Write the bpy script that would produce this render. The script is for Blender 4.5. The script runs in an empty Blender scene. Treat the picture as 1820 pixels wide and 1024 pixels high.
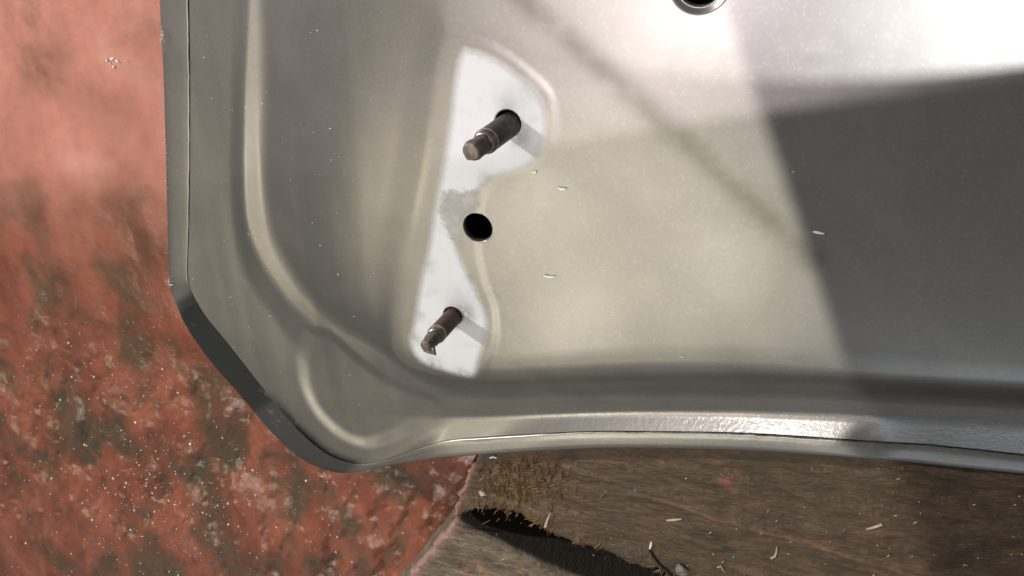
import bpy, bmesh, math, random
import numpy as np
from mathutils import Matrix, Vector

random.seed(7)
rng = np.random.default_rng(11)
sc = bpy.context.scene
C = sc.collection

# ------------------------------------------------------------------ camera
F = 1500.0                               # focal length in photo pixels (1820 wide)
ZP = 0.045                               # height of the flat of the panel above the floor
HC = ZP + 0.25                           # camera height
n_c = np.array([-629.0, -841.0, F]); n_c /= np.linalg.norm(n_c)
x_c = np.array([1.0, 0, 0]) - n_c[0] * n_c; x_c /= np.linalg.norm(x_c)
y_c = np.cross(n_c, x_c)
RW = np.array([x_c, y_c, n_c])           # camera axes -> world
cam_d = bpy.data.cameras.new('camera')
cam = bpy.data.objects.new('camera', cam_d); C.objects.link(cam)
cam_d.sensor_width = 36.0
cam_d.lens = F / 1820.0 * 36.0
cam_d.clip_start = 0.01; cam_d.clip_end = 50
m = Matrix.Identity(4)
for i in range(3):
    for j in range(3):
        m[i][j] = float(RW[i, j])
m[2][3] = HC
cam.matrix_world = m
sc.camera = cam

def un(u, v, z):
    """photo pixel -> point of the place at height z (metres)"""
    u = np.asarray(u, float); v = np.asarray(v, float); z = np.asarray(z, float)
    d = np.stack(np.broadcast_arrays(u - 910.0, -(v - 512.0), np.full_like(u, -F)), -1) @ RW.T
    s = (z - HC) / d[..., 2]
    p = d * s[..., None]
    p[..., 2] += HC
    return p

# ------------------------------------------------------------------ world, lamps, exposure
w = bpy.data.worlds.new('World'); sc.world = w; w.use_nodes = True
bg = w.node_tree.nodes['Background']
bg.inputs[0].default_value = (0.97, 0.97, 1.0, 1); bg.inputs[1].default_value = 0.14
sc.view_settings.view_transform = 'Standard'; sc.view_settings.look = 'None'
sc.view_settings.exposure = 0.0; sc.view_settings.gamma = 1.0
sc.cycles.use_denoising = True
sc.cycles.max_bounces = 6
sc.cycles.sample_clamp_indirect = 4.0

def mirror_pt(u, v, zl):
    """where the flat panel, seen at pixel (u, v), mirrors the room at height zl"""
    p = un(np.array(float(u)), np.array(float(v)), np.array(ZP))
    d = p - np.array([0, 0, HC]); d[2] = -d[2]
    return p + d * ((zl - ZP) / d[2])

def lamp(name, centre, xdir, sx, sy, radiance, col, spread=180, target=None):
    ld = bpy.data.lights.new(name, 'AREA'); ld.shape = 'RECTANGLE'
    ld.size = sx; ld.size_y = sy
    ld.energy = radiance * sx * sy * math.pi          # W for an even radiance
    ld.color = col; ld.spread = math.radians(spread)
    o = bpy.data.objects.new(name, ld); C.objects.link(o)
    c = Vector(centre)
    zax = Vector((0, 0, 1)) if target is None else (c - Vector(target)).normalized()
    x = Vector(xdir); x = (x - x.dot(zax) * zax).normalized(); y = zax.cross(x)
    mm = Matrix((x, y, zax)).transposed().to_4x4(); mm.translation = c
    o.matrix_world = mm
    return o

ZL = 1.75
def ceiling_lamp(name, a, b, width, radiance, col, zl=ZL):
    """rectangular lamp, one edge mirrored along pixels a-b, reaching 'width' to the left of a->b"""
    A = mirror_pt(*a, zl); B = mirror_pt(*b, zl)
    e = B - A; L = np.linalg.norm(e); e /= L
    nrm = np.array([-e[1], e[0], 0])
    c = (A + B) / 2 + nrm * width / 2
    return lamp(name, c, e, L, abs(width), radiance, col)

def edge_spot(name, mirror_px, edge, side, half, power, col, zl=ZL, blend=0.02, radius=0.003, ysc=6.0):
    """added spot with a long elliptical beam placed where the panel mirrors it at mirror_px; the shadow-drawing edge of its
    beam falls on the panel along the pixels edge[0]-edge[1] and the beam lies towards pixel side"""
    P = mirror_pt(*mirror_px, zl) if len(mirror_px) == 2 else np.array(mirror_px)
    A = un(*[np.array(float(q)) for q in edge[0]], np.array(ZP)); B = un(*[np.array(float(q)) for q in edge[1]], np.array(ZP))
    S = un(np.array(float(side[0])), np.array(float(side[1])), np.array(ZP))
    e = (B-A)/np.linalg.norm(B-A)
    mv = (A+B)/2-P; mv /= np.linalg.norm(mv)
    e = e - (e @ mv)*mv; e /= np.linalg.norm(e)
    sv = np.cross(e, mv)
    if sv @ (S-A) < 0: sv = -sv
    f = math.cos(half)*mv + math.sin(half)*sv
    ld = bpy.data.lights.new(name, 'SPOT'); ld.energy = power; ld.color = col
    ld.spot_size = 2*half; ld.spot_blend = blend; ld.shadow_soft_size = radius
    o = bpy.data.objects.new(name, ld); C.objects.link(o)
    zax = Vector(-f); y = Vector(e); x = y.cross(zax)
    mm = Matrix((x, y, zax)).transposed().to_4x4(); mm.translation = Vector(P)
    o.matrix_world = mm @ Matrix.Diagonal((1, ysc, 1, 1))
    return o
H_ = math.radians(10)
EDGE_R = ((1375, 235), (1512, 650)); EDGE_U = ((985, 264), (1500, 190))  # beam edges that stand in for the outline of a cast shadow
for mpx, pw in (((960, 340), 9.0), ((1020, 560), 12.0), ((1290, 470), 10.0), ((1190, 320), 3.0), ((600, 300), 13.0)):
    edge_spot('warm_edge_spot', mpx, EDGE_R, (800, 450), H_, pw, (1.0, 0.94, 0.77) if mpx[0] > 700 else (1.0, 0.90, 0.68))  # added warm spots; their cut edge imitates the shadow at the right
edge_spot('rim_highlight_spot', (-0.20, -0.10, ZL), EDGE_R, (800, 450), H_, 33.0, (1.0, 0.95, 0.95))  # added spot that brings up the highlight on the lower flange
edge_spot('cool_edge_spot', (1270, -70), EDGE_U, (1200, 0), H_, 23.0, (1.0, 0.87, 0.98))  # added cool spot; its beam edge draws the upper light boundary
edge_spot('corner_edge_spot', (1905, -20), ((1440, 153), (1830, 122)), (1700, 0), math.radians(3.2), 68.0, (0.95, 0.98, 1.0), ysc=1.8)  # added spot that burns out the upper right corner down to its edge
lamp('overhead_fill', (-0.3, -0.5, 2.2), (1, 0, 0), 1.6, 1.6, 0.14, (1.0, 0.97, 0.90))  # added overhead fill, no known fitting
lamp('left_fill', (-2.1, -0.75, 1.35), (0, 1, 0), 1.5, 0.9, 0.08, (0.86, 0.95, 1.0), target=(-0.2, -0.15, ZP))  # added dim fill for the left slope, no known window
lamp('low_warm_fill', (-0.9, -2.5, 0.95), (1, 0, 0), 1.6, 1.0, 0.25, (1.0, 0.95, 0.74), target=(-0.1, -0.2, ZP))  # added dim warm fill for the reflections, no known door
lamp('far_cool_fill', (0.58, -1.5, 1.6), (1, 0, 0), 0.75, 0.6, 2.0, (0.80, 0.89, 1.0), target=(0.05, -0.15, ZP))  # added bluish fill for sheen on the board and dark area
KA, KE, KD = math.radians(152), math.radians(26), 1.6
lamp('key_lamp', (-0.1+KD*math.cos(KE)*math.cos(KA), -0.1+KD*math.cos(KE)*math.sin(KA), ZP+KD*math.sin(KE)), (0, 0, 1), 0.06, 0.06, 2500.0, (1.0, 0.97, 0.92), target=(-0.1, -0.1, ZP))

# ------------------------------------------------------------------ node helpers
def mat(name):
    mt = bpy.data.materials.new(name); mt.use_nodes = True
    nt = mt.node_tree
    return mt, nt, nt.nodes['Principled BSDF']
def N(nt, t, **kw):
    n = nt.nodes.new(t)
    for k, v in kw.items():
        if k.startswith('i_'):
            n.inputs[k[2:].replace('_', ' ')].default_value = v
        else:
            setattr(n, k, v)
    return n
def L(nt, a, b): nt.links.new(a, b)
def noise(nt, scale, detail=4, rough=0.55, dist=0.0, vec=None):
    n = N(nt, 'ShaderNodeTexNoise'); n.inputs['Scale'].default_value = scale
    n.inputs['Detail'].default_value = detail; n.inputs['Roughness'].default_value = rough
    n.inputs['Distortion'].default_value = dist
    if vec is not None: L(nt, vec, n.inputs['Vector'])
    return n.outputs[0]
def ramp(nt, fac, stops):
    r = N(nt, 'ShaderNodeValToRGB')
    el = r.color_ramp.elements
    while len(el) < len(stops): el.new(0.5)
    for e, (p, c) in zip(el, stops):
        e.position = p; e.color = (c[0], c[1], c[2], 1) if not isinstance(c, (int, float)) else (c, c, c, 1)
    L(nt, fac, r.inputs[0])
    return r.outputs[0]
def mix(nt, fac, a, b, mode='MIX'):
    n = N(nt, 'ShaderNodeMix', data_type='RGBA', blend_type=mode)
    for sock, val in ((n.inputs[0], fac), (n.inputs[6], a), (n.inputs[7], b)):
        if hasattr(val, 'is_linked'): L(nt, val, sock)
        elif isinstance(val, (int, float)): sock.default_value = val
        else: sock.default_value = (*val, 1)
    return n.outputs[2]
def math_(nt, op, a, b=0.0, c=None, clamp=False):
    n = N(nt, 'ShaderNodeMath', operation=op, use_clamp=clamp)
    for s, v in zip(n.inputs, (a, b, c)):
        if v is None: continue
        if hasattr(v, 'is_linked'): L(nt, v, s)
        else: s.default_value = v
    return n.outputs[0]
def bump(nt, h, strength, dist, prev=None):
    b = N(nt, 'ShaderNodeBump'); b.inputs['Strength'].default_value = strength
    b.inputs['Distance'].default_value = dist
    L(nt, h, b.inputs['Height'])
    if prev is not None: L(nt, prev, b.inputs['Normal'])
    return b.outputs[0]
def coords(nt, scale=(1, 1, 1), rot=(0, 0, 0)):
    g = N(nt, 'ShaderNodeNewGeometry')
    mp = N(nt, 'ShaderNodeMapping'); mp.inputs['Scale'].default_value = scale
    mp.inputs['Rotation'].default_value = rot
    L(nt, g.outputs['Position'], mp.inputs['Vector'])
    return mp.outputs[0]
def attr(nt, name):
    a = N(nt, 'ShaderNodeAttribute'); a.attribute_name = name
    return a.outputs['Fac']
def smooth(nt, x, lo, hi):
    n = N(nt, 'ShaderNodeMapRange', interpolation_type='SMOOTHSTEP')
    n.inputs['From Min'].default_value = lo; n.inputs['From Max'].default_value = hi
    L(nt, x, n.inputs['Value'])
    return n.outputs[0]

# ------------------------------------------------------------------ geometry helpers
def grid_faces(nu, nv, keep=None):
    i = np.arange(nu - 1)[:, None] * nv + np.arange(nv - 1)[None, :]
    f = np.stack([i, i + nv, i + nv + 1, i + 1], -1).reshape(-1, 4)
    return f if keep is None else f[keep]
def mesh_np(name, verts, faces, material, parent=None, smooth_=True, attrs=None):
    me = bpy.data.meshes.new(name)
    verts = np.ascontiguousarray(verts, np.float32); faces = np.ascontiguousarray(faces, np.int32)
    k = faces.shape[1]
    me.vertices.add(len(verts)); me.vertices.foreach_set('co', verts.ravel())
    me.loops.add(faces.size); me.loops.foreach_set('vertex_index', faces.ravel())
    me.polygons.add(len(faces))
    me.polygons.foreach_set('loop_start', np.arange(0, faces.size, k, dtype=np.int32))
    me.update(calc_edges=True)
    me.polygons.foreach_set('use_smooth', np.full(len(faces), smooth_, dtype=bool))
    if attrs:
        for an, av in attrs.items():
            a = me.attributes.new(an, 'FLOAT', 'POINT')
            a.data.foreach_set('value', np.ascontiguousarray(av, np.float32).ravel())
    me.materials.append(material)
    me.validate()
    o = bpy.data.objects.new(name, me); C.objects.link(o)
    if parent is not None: o.parent = parent
    return o
def obj_bm(name, bm, material, parent=None, smooth_=True):
    bmesh.ops.recalc_face_normals(bm, faces=bm.faces[:])
    me = bpy.data.meshes.new(name); bm.to_mesh(me); bm.free()
    for p in me.polygons: p.use_smooth = smooth_
    me.materials.append(material)
    o = bpy.data.objects.new(name, me); C.objects.link(o)
    if parent is not None: o.parent = parent
    return o
def tag(o, label=None, cat=None, group=None, kind=None):
    if label: o['label'] = label
    if cat: o['category'] = cat
    if group: o['group'] = group
    if kind: o['kind'] = kind
    return o
def crom(pts, per=24):
    """centripetal-ish Catmull-Rom through rows of pts"""
    P = np.asarray(pts, float)
    P = np.vstack([2 * P[0] - P[1], P, 2 * P[-1] - P[-2]])
    t = np.linspace(0, 1, per, endpoint=False)[:, None]
    out = []
    for i in range(1, len(P) - 2):
        a, b, c, d = P[i - 1:i + 3]
        m1 = (c - a) / 2; m2 = (d - b) / 2
        l = np.linalg.norm(c[:2] - b[:2])
        for q in (0, 1):
            pass
        n1 = np.linalg.norm(m1[:2]) + 1e-9; n2 = np.linalg.norm(m2[:2]) + 1e-9
        m1 = m1 * min(1, l / n1); m2 = m2 * min(1, l / n2)
        out.append((2*t**3-3*t**2+1)*b + (t**3-2*t**2+t)*m1 + (-2*t**3+3*t**2)*c + (t**3-t**2)*m2)
    out.append(P[-2][None])
    return np.vstack(out)
def sdf(poly, pts):
    """signed distance (negative inside) of pts (N,2) to a closed polygon"""
    poly = np.asarray(poly, float); d = np.full(len(pts), 1e9); inside = np.zeros(len(pts), bool)
    for i in range(len(poly)):
        a = poly[i]; b = poly[(i + 1) % len(poly)]; e = b - a
        t = np.clip(((pts - a) @ e) / (e @ e), 0, 1)
        d = np.minimum(d, np.linalg.norm(pts - a - t[:, None] * e, axis=1))
        cond = ((a[1] > pts[:, 1]) != (b[1] > pts[:, 1]))
        with np.errstate(divide='ignore', invalid='ignore'):
            xi = a[0] + (pts[:, 1] - a[1]) / (b[1] - a[1]) * e[0]
        inside ^= cond & (pts[:, 0] < xi)
    return np.where(inside, -d, d)
def linedist(line, pts):
    d = np.full(len(pts), 1e9)
    for a, b in zip(line[:-1], line[1:]):
        e = b - a; t = np.clip(((pts - a) @ e) / (e @ e), 0, 1)
        d = np.minimum(d, np.linalg.norm(pts - a - t[:, None] * e, axis=1))
    return d
def sstep(x, a, b):
    t = np.clip((x - a) / (b - a), 0, 1); return t * t * (3 - 2 * t)
_perm = rng.permutation(4096); _gr = rng.uniform(-1, 1, 4096)
def vnoise(x, y):
    xi = np.floor(x).astype(int); yi = np.floor(y).astype(int)
    fx = x - xi; fy = y - yi
    fx = fx*fx*fx*(fx*(fx*6-15)+10); fy = fy*fy*fy*(fy*(fy*6-15)+10)
    h = lambda a, b: _gr[_perm[(_perm[a & 4095] + b) & 4095]]
    return (h(xi, yi)*(1-fx)+h(xi+1, yi)*fx)*(1-fy) + (h(xi, yi+1)*(1-fx)+h(xi+1, yi+1)*fx)*fy
def fbm(x, y, o=4, g=0.5):
    s = 0; a = 1
    for k in range(o):
        s = s + a * vnoise(x + 17.3*k, y - 9.1*k); x = x*2.03; y = y*2.03; a *= g
    return s

# ================================================================== FLOOR
def floor_material():
    mt, nt, b = mat('red_painted_concrete')
    p = coords(nt)
    pr = coords(nt, (1.0, 0.62, 1.0), (0, 0, math.radians(-25)))
    big = noise(nt, 14, 5, 0.6, 0.1, p); med = noise(nt, 30, 6, 0.6, 0.1, pr); fine = noise(nt, 160, 4, 0.6, 0, p)
    col = ramp(nt, med, [(0.30, (0.105, 0.030, 0.015)), (0.50, (0.200, 0.057, 0.030)), (0.70, (0.248, 0.082, 0.046))])
    col = mix(nt, math_(nt, 'MULTIPLY', smooth(nt, fine, 0.45, 0.75), 0.2), col, (0.24, 0.080, 0.050))
    # brown-green grime in the low spots of the lumpy half and in soft smears elsewhere
    h = attr(nt, 'hollow'); wet = attr(nt, 'wet')
    pale_red = ramp(nt, med, [(0.30, (0.30, 0.125, 0.090)), (0.52, (0.40, 0.160, 0.115)), (0.72, (0.44, 0.210, 0.165))])  # paler red where the mask is low
    col = mix(nt, wet, pale_red, col)
    grime = math_(nt, 'ADD', math_(nt, 'MULTIPLY', smooth(nt, big, 0.52, 0.72), 0.55), math_(nt, 'MULTIPLY', h, 0.75), clamp=True)
    blot = math_(nt, 'MULTIPLY', smooth(nt, noise(nt, 26, 4, 0.5, 0.15, pr), 0.46, 0.64), math_(nt, 'MULTIPLY_ADD', wet, 0.72, 0.16))
    grime = math_(nt, 'ADD', math_(nt, 'MULTIPLY', grime, smooth(nt, noise(nt, 60, 5, 0.65, 0.1, p), 0.30, 0.62)), blot, clamp=True)
    col = mix(nt, grime, col, mix(nt, smooth(nt, noise(nt, 19, 3, 0.5, 0, p), 0.4, 0.6), (0.076, 0.036, 0.017), (0.066, 0.042, 0.020)))
    dust = smooth(nt, noise(nt, 27, 5, 0.6, 0.15, p), 0.56, 0.78)
    col = mix(nt, math_(nt, 'MULTIPLY', dust, 0.12), col, (0.23, 0.125, 0.100))
    L(nt, col, b.inputs['Base Color'])
    r = math_(nt, 'MULTIPLY_ADD', wet, -0.17, math_(nt, 'MULTIPLY_ADD', med, 0.3, 0.28))
    L(nt, r, b.inputs['Roughness'])
    b.inputs['Specular IOR Level'].default_value = 0.5
    L(nt, math_(nt, 'MULTIPLY', wet, 0.30), b.inputs['Coat Weight']); b.inputs['Coat Roughness'].default_value = 0.10
    L(nt, bump(nt, noise(nt, 230, 4, 0.6, 0, p), 0.5, 0.0012), b.inputs['Coat Normal'])
    bp = bump(nt, noise(nt, 420, 4, 0.65, 0, p), 0.35, 0.0006)
    bp = bump(nt, noise(nt, 120, 5, 0.6, 0, p), 0.4, 0.0018, bp)
    L(nt, bp, b.inputs['Normal'])
    return mt
M_floor = floor_material()
# even grid where the photo looks, stretched out towards the rim of the sheet
def stretched(lo, hi, n, far):
    c = np.linspace(lo, hi, n); k = np.geomspace(0.004, far, 26)
    return np.concatenate([lo - k[::-1], c, hi + k])
gx = stretched(-0.50, 0.04, 760, 2.2); gy = stretched(-0.44, 0.04, 700, 2.2)
X, Y = np.meshgrid(gx, gy, indexing='ij')
ang = math.radians(62)
xa = X*math.cos(ang)+Y*math.sin(ang); ya = -X*math.sin(ang)+Y*math.cos(ang)
lump_zone = un(0, 560, 0.0)[1] + 0.03 - Y + 0.02*fbm(X*18, Y*18, 3) + 0.0*X
lz = sstep(lump_zone, -0.01, 0.09)
lumps = fbm(xa*34, ya*72, 3, 0.5)
fl_z = 0.0006*fbm(X*30, Y*30, 4) + lz*0.0020*lumps + (0.25+0.75*lz)*0.00030*fbm(xa*120, ya*180, 4, 0.55)
wet_m = sstep(un(0, 430, 0.0)[1] + 0.10 - Y + 0.05*fbm(X*14, Y*14, 4), 0.0, 0.12)
hollow = np.clip(sstep(-lumps, 0.10, 0.75)*lz, 0, 1)
fl = mesh_np('floor', np.stack([X, Y, fl_z], -1).reshape(-1, 3), grid_faces(*X.shape), M_floor, attrs={'hollow': hollow, 'wet': wet_m})
tag(fl, kind='structure', label='wet dirty red painted concrete floor')

# ================================================================== CAR PANEL
MM = 0.001
# feature lines traced along the pressing: (pixel u, pixel v, height in mm relative to the flat)
K = []
K.append([(333,-170,-13.2),(336,0,-13.2),(338,150,-13.2),(338,300,-13.2),(336,420,-13.2),(336,500,-13.2),(362,556,-13.2),(403,607,-13.2),(450,667,-13.2),(490,718,-13.3),(532,764,-13.4),(575,801,-13.2),(615,820,-12.6),(650,824,-11.6),(700,812,-10.6),(745,797,-8.6),(790,783,-8.6),(850,777,-8.6),(950,771,-7.5),(1050,766,-7.5),(1150,766,-7.5),(1300,768,-7.5),(1400,773,-7.5),(1500,780,-7.5),(1540,783,-9.2),(1580,786,-11),(1650,790,-11.6),(1820,808,-11.6),(2100,842,-11.6)])
K.append([(420,-170,-12.2),(421,0,-12.2),(418,150,-12.2),(415,300,-12.2),(420,400,-12.2),(440,490,-12.2),(478,552,-12),(520,610,-11.8),(556,665,-11.6),(600,710,-11.2),(640,733,-11),(690,742,-10.7),(750,742,-10.4),(850,741,-10.2),(950,739,-10.2),(1050,736,-10.2),(1150,734,-10.2),(1300,735,-10.2),(1450,740,-10.2),(1600,748,-10.2),(1820,760,-10.2),(2100,778,-10.2)])
K.append([(435,-170,-9.7),(435,0,-9.7),(430,150,-9.7),(429,300,-9.7),(437,400,-9.7),(469,476,-9.7),(511,536,-9.6),(566,588,-9.4),(631,640,-9.1),(700,674,-8.8),(760,699,-8.3),(850,708,-8),(1000,705,-8),(1150,701,-8),(1300,702,-8),(1450,705,-8),(1600,713,-8),(1820,724,-8),(2100,740,-8)])
K.append([(473,-170,-10.6),(473,0,-10.6),(470,150,-10.6),(468,300,-10.6),(479,400,-10.5),(506,463,-10.3),(546,520,-9.8),(600,572,-9),(667,612,-7.9),(717,652,-6.9),(770,684,-6.2),(850,696,-6),(1000,693,-6),(1150,689,-6),(1300,690,-6),(1450,693,-6),(1600,701,-6),(1820,712,-6),(2100,728,-6)])
K.append([(622,-170,-2.9),(620,0,-2.9),(615,150,-2.9),(606,300,-2.9),(602,400,-2.7),(612,480,-2.7),(637,545,-2.7),(672,595,-4.2),(712,635,-3.6),(760,670,-3.3),(850,684,-3.2),(1000,681,-3.2),(1150,677,-3.2),(1300,678,-3.2),(1450,682,-3.2),(1600,690,-3.2),(1820,702,-3.2),(2100,718,-3.2)])
K.append([(760,-170,-0.55),(758,0,-0.55),(752,150,-0.55),(735,300,-0.55),(708,450,-0.55),(692,560,-0.55),(694,618,-1),(722,650,-1.1),(770,666,-1.2),(850,674,-1.2),(1000,670,-1.2),(1150,665,-1.2),(1300,666,-1.2),(1450,671,-1.2),(1600,680,-1.2),(1820,692,-1.2),(2100,708,-1.2)])
K.append([(790,-170,-0.1),(786,0,-0.1),(778,150,-0.08),(758,300,-0.08),(730,450,-0.08),(712,560,-0.08),(713,610,-0.08),(738,638,-0.08),(780,653,-0.2),(850,660,-0.3),(1000,655,-0.3),(1150,649,-0.3),(1300,650,-0.3),(1450,656,-0.3),(1600,666,-0.3),(1820,679,-0.3),(2100,696,-0.3)])
K.append([(835,-170,0),(830,0,0),(818,150,0),(797,300,0),(767,450,0),(747,560,0),(745,596,0),(766,620,0),(800,632,0),(860,638,0),(1000,632,0),(1150,622,0),(1300,622,0),(1450,630,0),(1600,642,0),(1820,657,0),(2100,676,0)])
KW = [1.0, 2.5, 2.6, 4.0, 14.0, 14.0, 5.0, 9.0]      # fillet half-widths, mm
OUTER = [(281,-170,-13.6),(284,0,-13.6),(290,120,-13.6),(294,250,-13.6),(298,400,-13.6),(302,505,-13.6),(317,551,-15),(338,592,-16.2),(379,648,-17),(425,700,-17.2),(476,761,-17.4),(517,802,-17),(558,827,-16.2),(604,840,-15),(650,836,-13),(700,826,-11.6),(780,814,-8.2),(900,805,-7.4),(1000,799,-7.4),(1100,796,-7.4),(1200,797,-7.4),(1300,800,-7.4),(1400,805,-7.4),(1500,812,-7.4),(1600,820,-11.3),(1700,830,-11.5),(1820,842,-11.5),(2100,872,-11.5)]

CW = un(2050, -350, ZP)[:2]
def to_world(row):
    r = crom(row, 16)
    return un(r[:, 0], r[:, 1], ZP + r[:, 2]*MM)
def polar(w3):
    d = w3[:, :2] - CW
    th = np.unwrap(np.arctan2(d[:, 1], d[:, 0]) % (2*math.pi)); r = np.linalg.norm(d, axis=1)
    o = np.argsort(th)
    return th[o], r[o], w3[o, 2]
KP = [polar(to_world(k)) for k in K]; OP = polar(to_world(OUTER))
th0 = max(k[0][0] for k in KP + [OP]); th1 = min(k[0][-1] for k in KP + [OP])
NT = 760
TH = np.linspace(th0, th1, NT)
KR = np.array([np.interp(TH, k[0], k[1]) for k in KP]); KZ = np.array([np.interp(TH, k[0], k[2]) for k in KP])
OR = np.interp(TH, OP[0], OP[1]); OZ = np.interp(TH, OP[0], OP[2])
def sm(a, n=7):
    k = np.ones(n)/n
    return np.array([np.convolve(np.pad(r, n//2, mode='edge'), k, 'valid') for r in a])
KR = sm(KR); KZ = sm(KZ, 11)
# straight segments between the feature lines, joined by parabolic fillets
knR = np.vstack([KR, KR[-1:]*0.5, KR[-1:]*0.02]); knZ = np.vstack([KZ, KZ[-1:]*0+ZP, KZ[-1:]*0+ZP])
rows = [30, 26, 26, 44, 44, 22, 22, 170, 70]
Rl = []; Zl = []
nk = len(knR)
segd = (knZ[1:]-knZ[:-1])/(knR[1:]-knR[:-1]); segh = np.abs(knR[1:]-knR[:-1])
wid = np.zeros_like(knR)
for i in range(1, nk-1):
    wid[i] = np.minimum((KW+[10.0]*9)[i]*MM, 0.47*np.minimum(segh[i-1], segh[i]))
wid = sm(wid, 9)
def profile(Rq):
    Zq = np.zeros_like(Rq)
    for i in range(nk-1):
        inb = (Rq <= knR[i]+1e-12) & (Rq >= knR[i+1]-1e-12)
        Zq = np.where(inb, knZ[i]+(Rq-knR[i])*segd[i], Zq)
    for i in range(1, nk-1):
        x = Rq-knR[i]; wi = np.maximum(wid[i], 1e-7)
        # inward is decreasing r: segment i-1 lies at x > 0
        zq = knZ[i] + segd[i]*(x-wi)/2 + segd[i-1]*(x+wi)/2
        a_, b_ = segd[i], segd[i-1]
        zq = knZ[i] + a_*x + (b_-a_)*(x+wi)**2/(4*wi)
        Zq = np.where(np.abs(x) < wi, zq, Zq)
    return Zq
for i, n in enumerate(rows):
    t = np.linspace(0, 1, n, endpoint=(i == len(rows)-1))[:, None]
    Rl.append(knR[i] + t*(knR[i+1]-knR[i]))
    Zl.append(profile(Rl[-1]))
R = np.vstack(Rl); Z = np.vstack(Zl)                       # rows x NT
NR = len(R)
PX = CW[0] + R*np.cos(TH); PY = CW[1] + R*np.sin(TH)
P2 = np.stack([PX, PY], -1).reshape(-1, 2)
def wpoly(pix, z=0.0, per=3, closed=True):
    p = np.array(pix, float)
    if closed: p = np.vstack([p, p[:1]])
    p = crom(np.column_stack([p, np.zeros(len(p))]), per)
    if closed: p = p[:-1]
    return un(p[:, 0], p[:, 1], ZP + z*MM)[:, :2]
white = wpoly([(826,86),(868,98),(915,128),(950,158),(970,196),(970,238),(954,280),(928,300),(888,312),(860,328),(846,352),(826,384),(812,410),(814,445),(830,482),(850,522),(866,562),(864,600),(852,640),(838,672),(790,661),(748,643),(729,608),(736,572),(748,500),(762,440),(776,350),(790,280),(800,220),(808,150),(816,105)])
worn = wpoly([(788,345),(812,338),(850,336),(850,362),(838,384),(822,400),(820,432),(812,438),(800,418),(786,392),(780,366)])
boss = wpoly([(790,50),(880,82),(940,124),(980,165),(988,215),(980,270),(950,305),(900,322),(866,338),(852,380),(850,440),(862,500),(880,550),(880,610),(862,660),(845,690),(780,676),(728,662),(696,630),(690,560),(690,470),(705,380),(725,280),(740,180),(760,90)])
pocket = wpoly([(548,585),(532,640),(537,692),(562,742),(606,780),(650,793),(700,779),(745,753),(786,710),(740,690),(690,668),(640,632),(590,590)], -11.0)
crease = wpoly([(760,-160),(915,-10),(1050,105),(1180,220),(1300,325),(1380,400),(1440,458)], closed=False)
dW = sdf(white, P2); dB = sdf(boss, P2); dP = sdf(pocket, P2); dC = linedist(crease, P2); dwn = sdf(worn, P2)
zz = Z.reshape(-1).copy()
_lw = 0.0018+0.0045*(1-sstep(P2[:, 0], un(760, 300, ZP)[0], un(830, 300, ZP)[0]))
zz += 0.00022*(1-sstep(dB/_lw, -1, 1))*sstep(R.reshape(-1), 0, 0.05)
zz -= 0.0013*(1-sstep(dP, -0.0050, 0.0030))
zz -= 0.00003*np.exp(-(dC/0.0055)**2)
# handling dents and the slight waviness of pressed sheet
zz += 0.00003*fbm(P2[:, 0]*20, P2[:, 1]*20, 2)
zz += 0.00026*fbm(P2[:, 0]*70, P2[:, 1]*5, 2)*sstep(ZP-0.0012-Z.reshape(-1), 0.0, 0.003)*(1-sstep(P2[:, 0], un(600, 400, ZP)[0], un(720, 400, ZP)[0]))
dent = un(1450, 95, ZP)[:2]; dd = np.linalg.norm((P2-dent)*[1, 1.8], axis=1)
zz += 0.00006*np.exp(-(dd/0.0035)**2)

# holes: the mounting hole and the one at the upper rim, plus clearance holes round the studs
HOLES = [(un(849, 404.5, ZP)[:2], 0.0056), (un(1243, -31, ZP)[:2], 0.0068),
         (un(903, 219, ZP)[:2], 0.0046), (un(805, 561, ZP)[:2], 0.0038)]
dropmask = np.zeros(len(P2), bool)
lip = HOLES[1]; dl = np.linalg.norm(P2-lip[0], axis=1)-lip[1]
zz -= 0.0011*(1-sstep(dl, 0.0, 0.0022))
for c, r in HOLES:
    d = P2-c; q = np.linalg.norm(d, axis=1)
    near = (q > r*0.80) & (q < r*1.10)
    P2n = c + d/np.maximum(q, 1e-9)[:, None]*r
    blend = np.where(near & (q < r), 1.0, 0.0)
    P2 = np.where((q < r)[:, None] & (q > r*0.80)[:, None], P2n, P2)
    dropmask |= (q <= r*0.80)
faces = grid_faces(NR, NT)
faces = faces[~dropmask[faces].any(1)]
# rows run outer -> inner: flip so that normals look up
faces = faces[:, ::-1]
V = np.column_stack([P2, zz])

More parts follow.
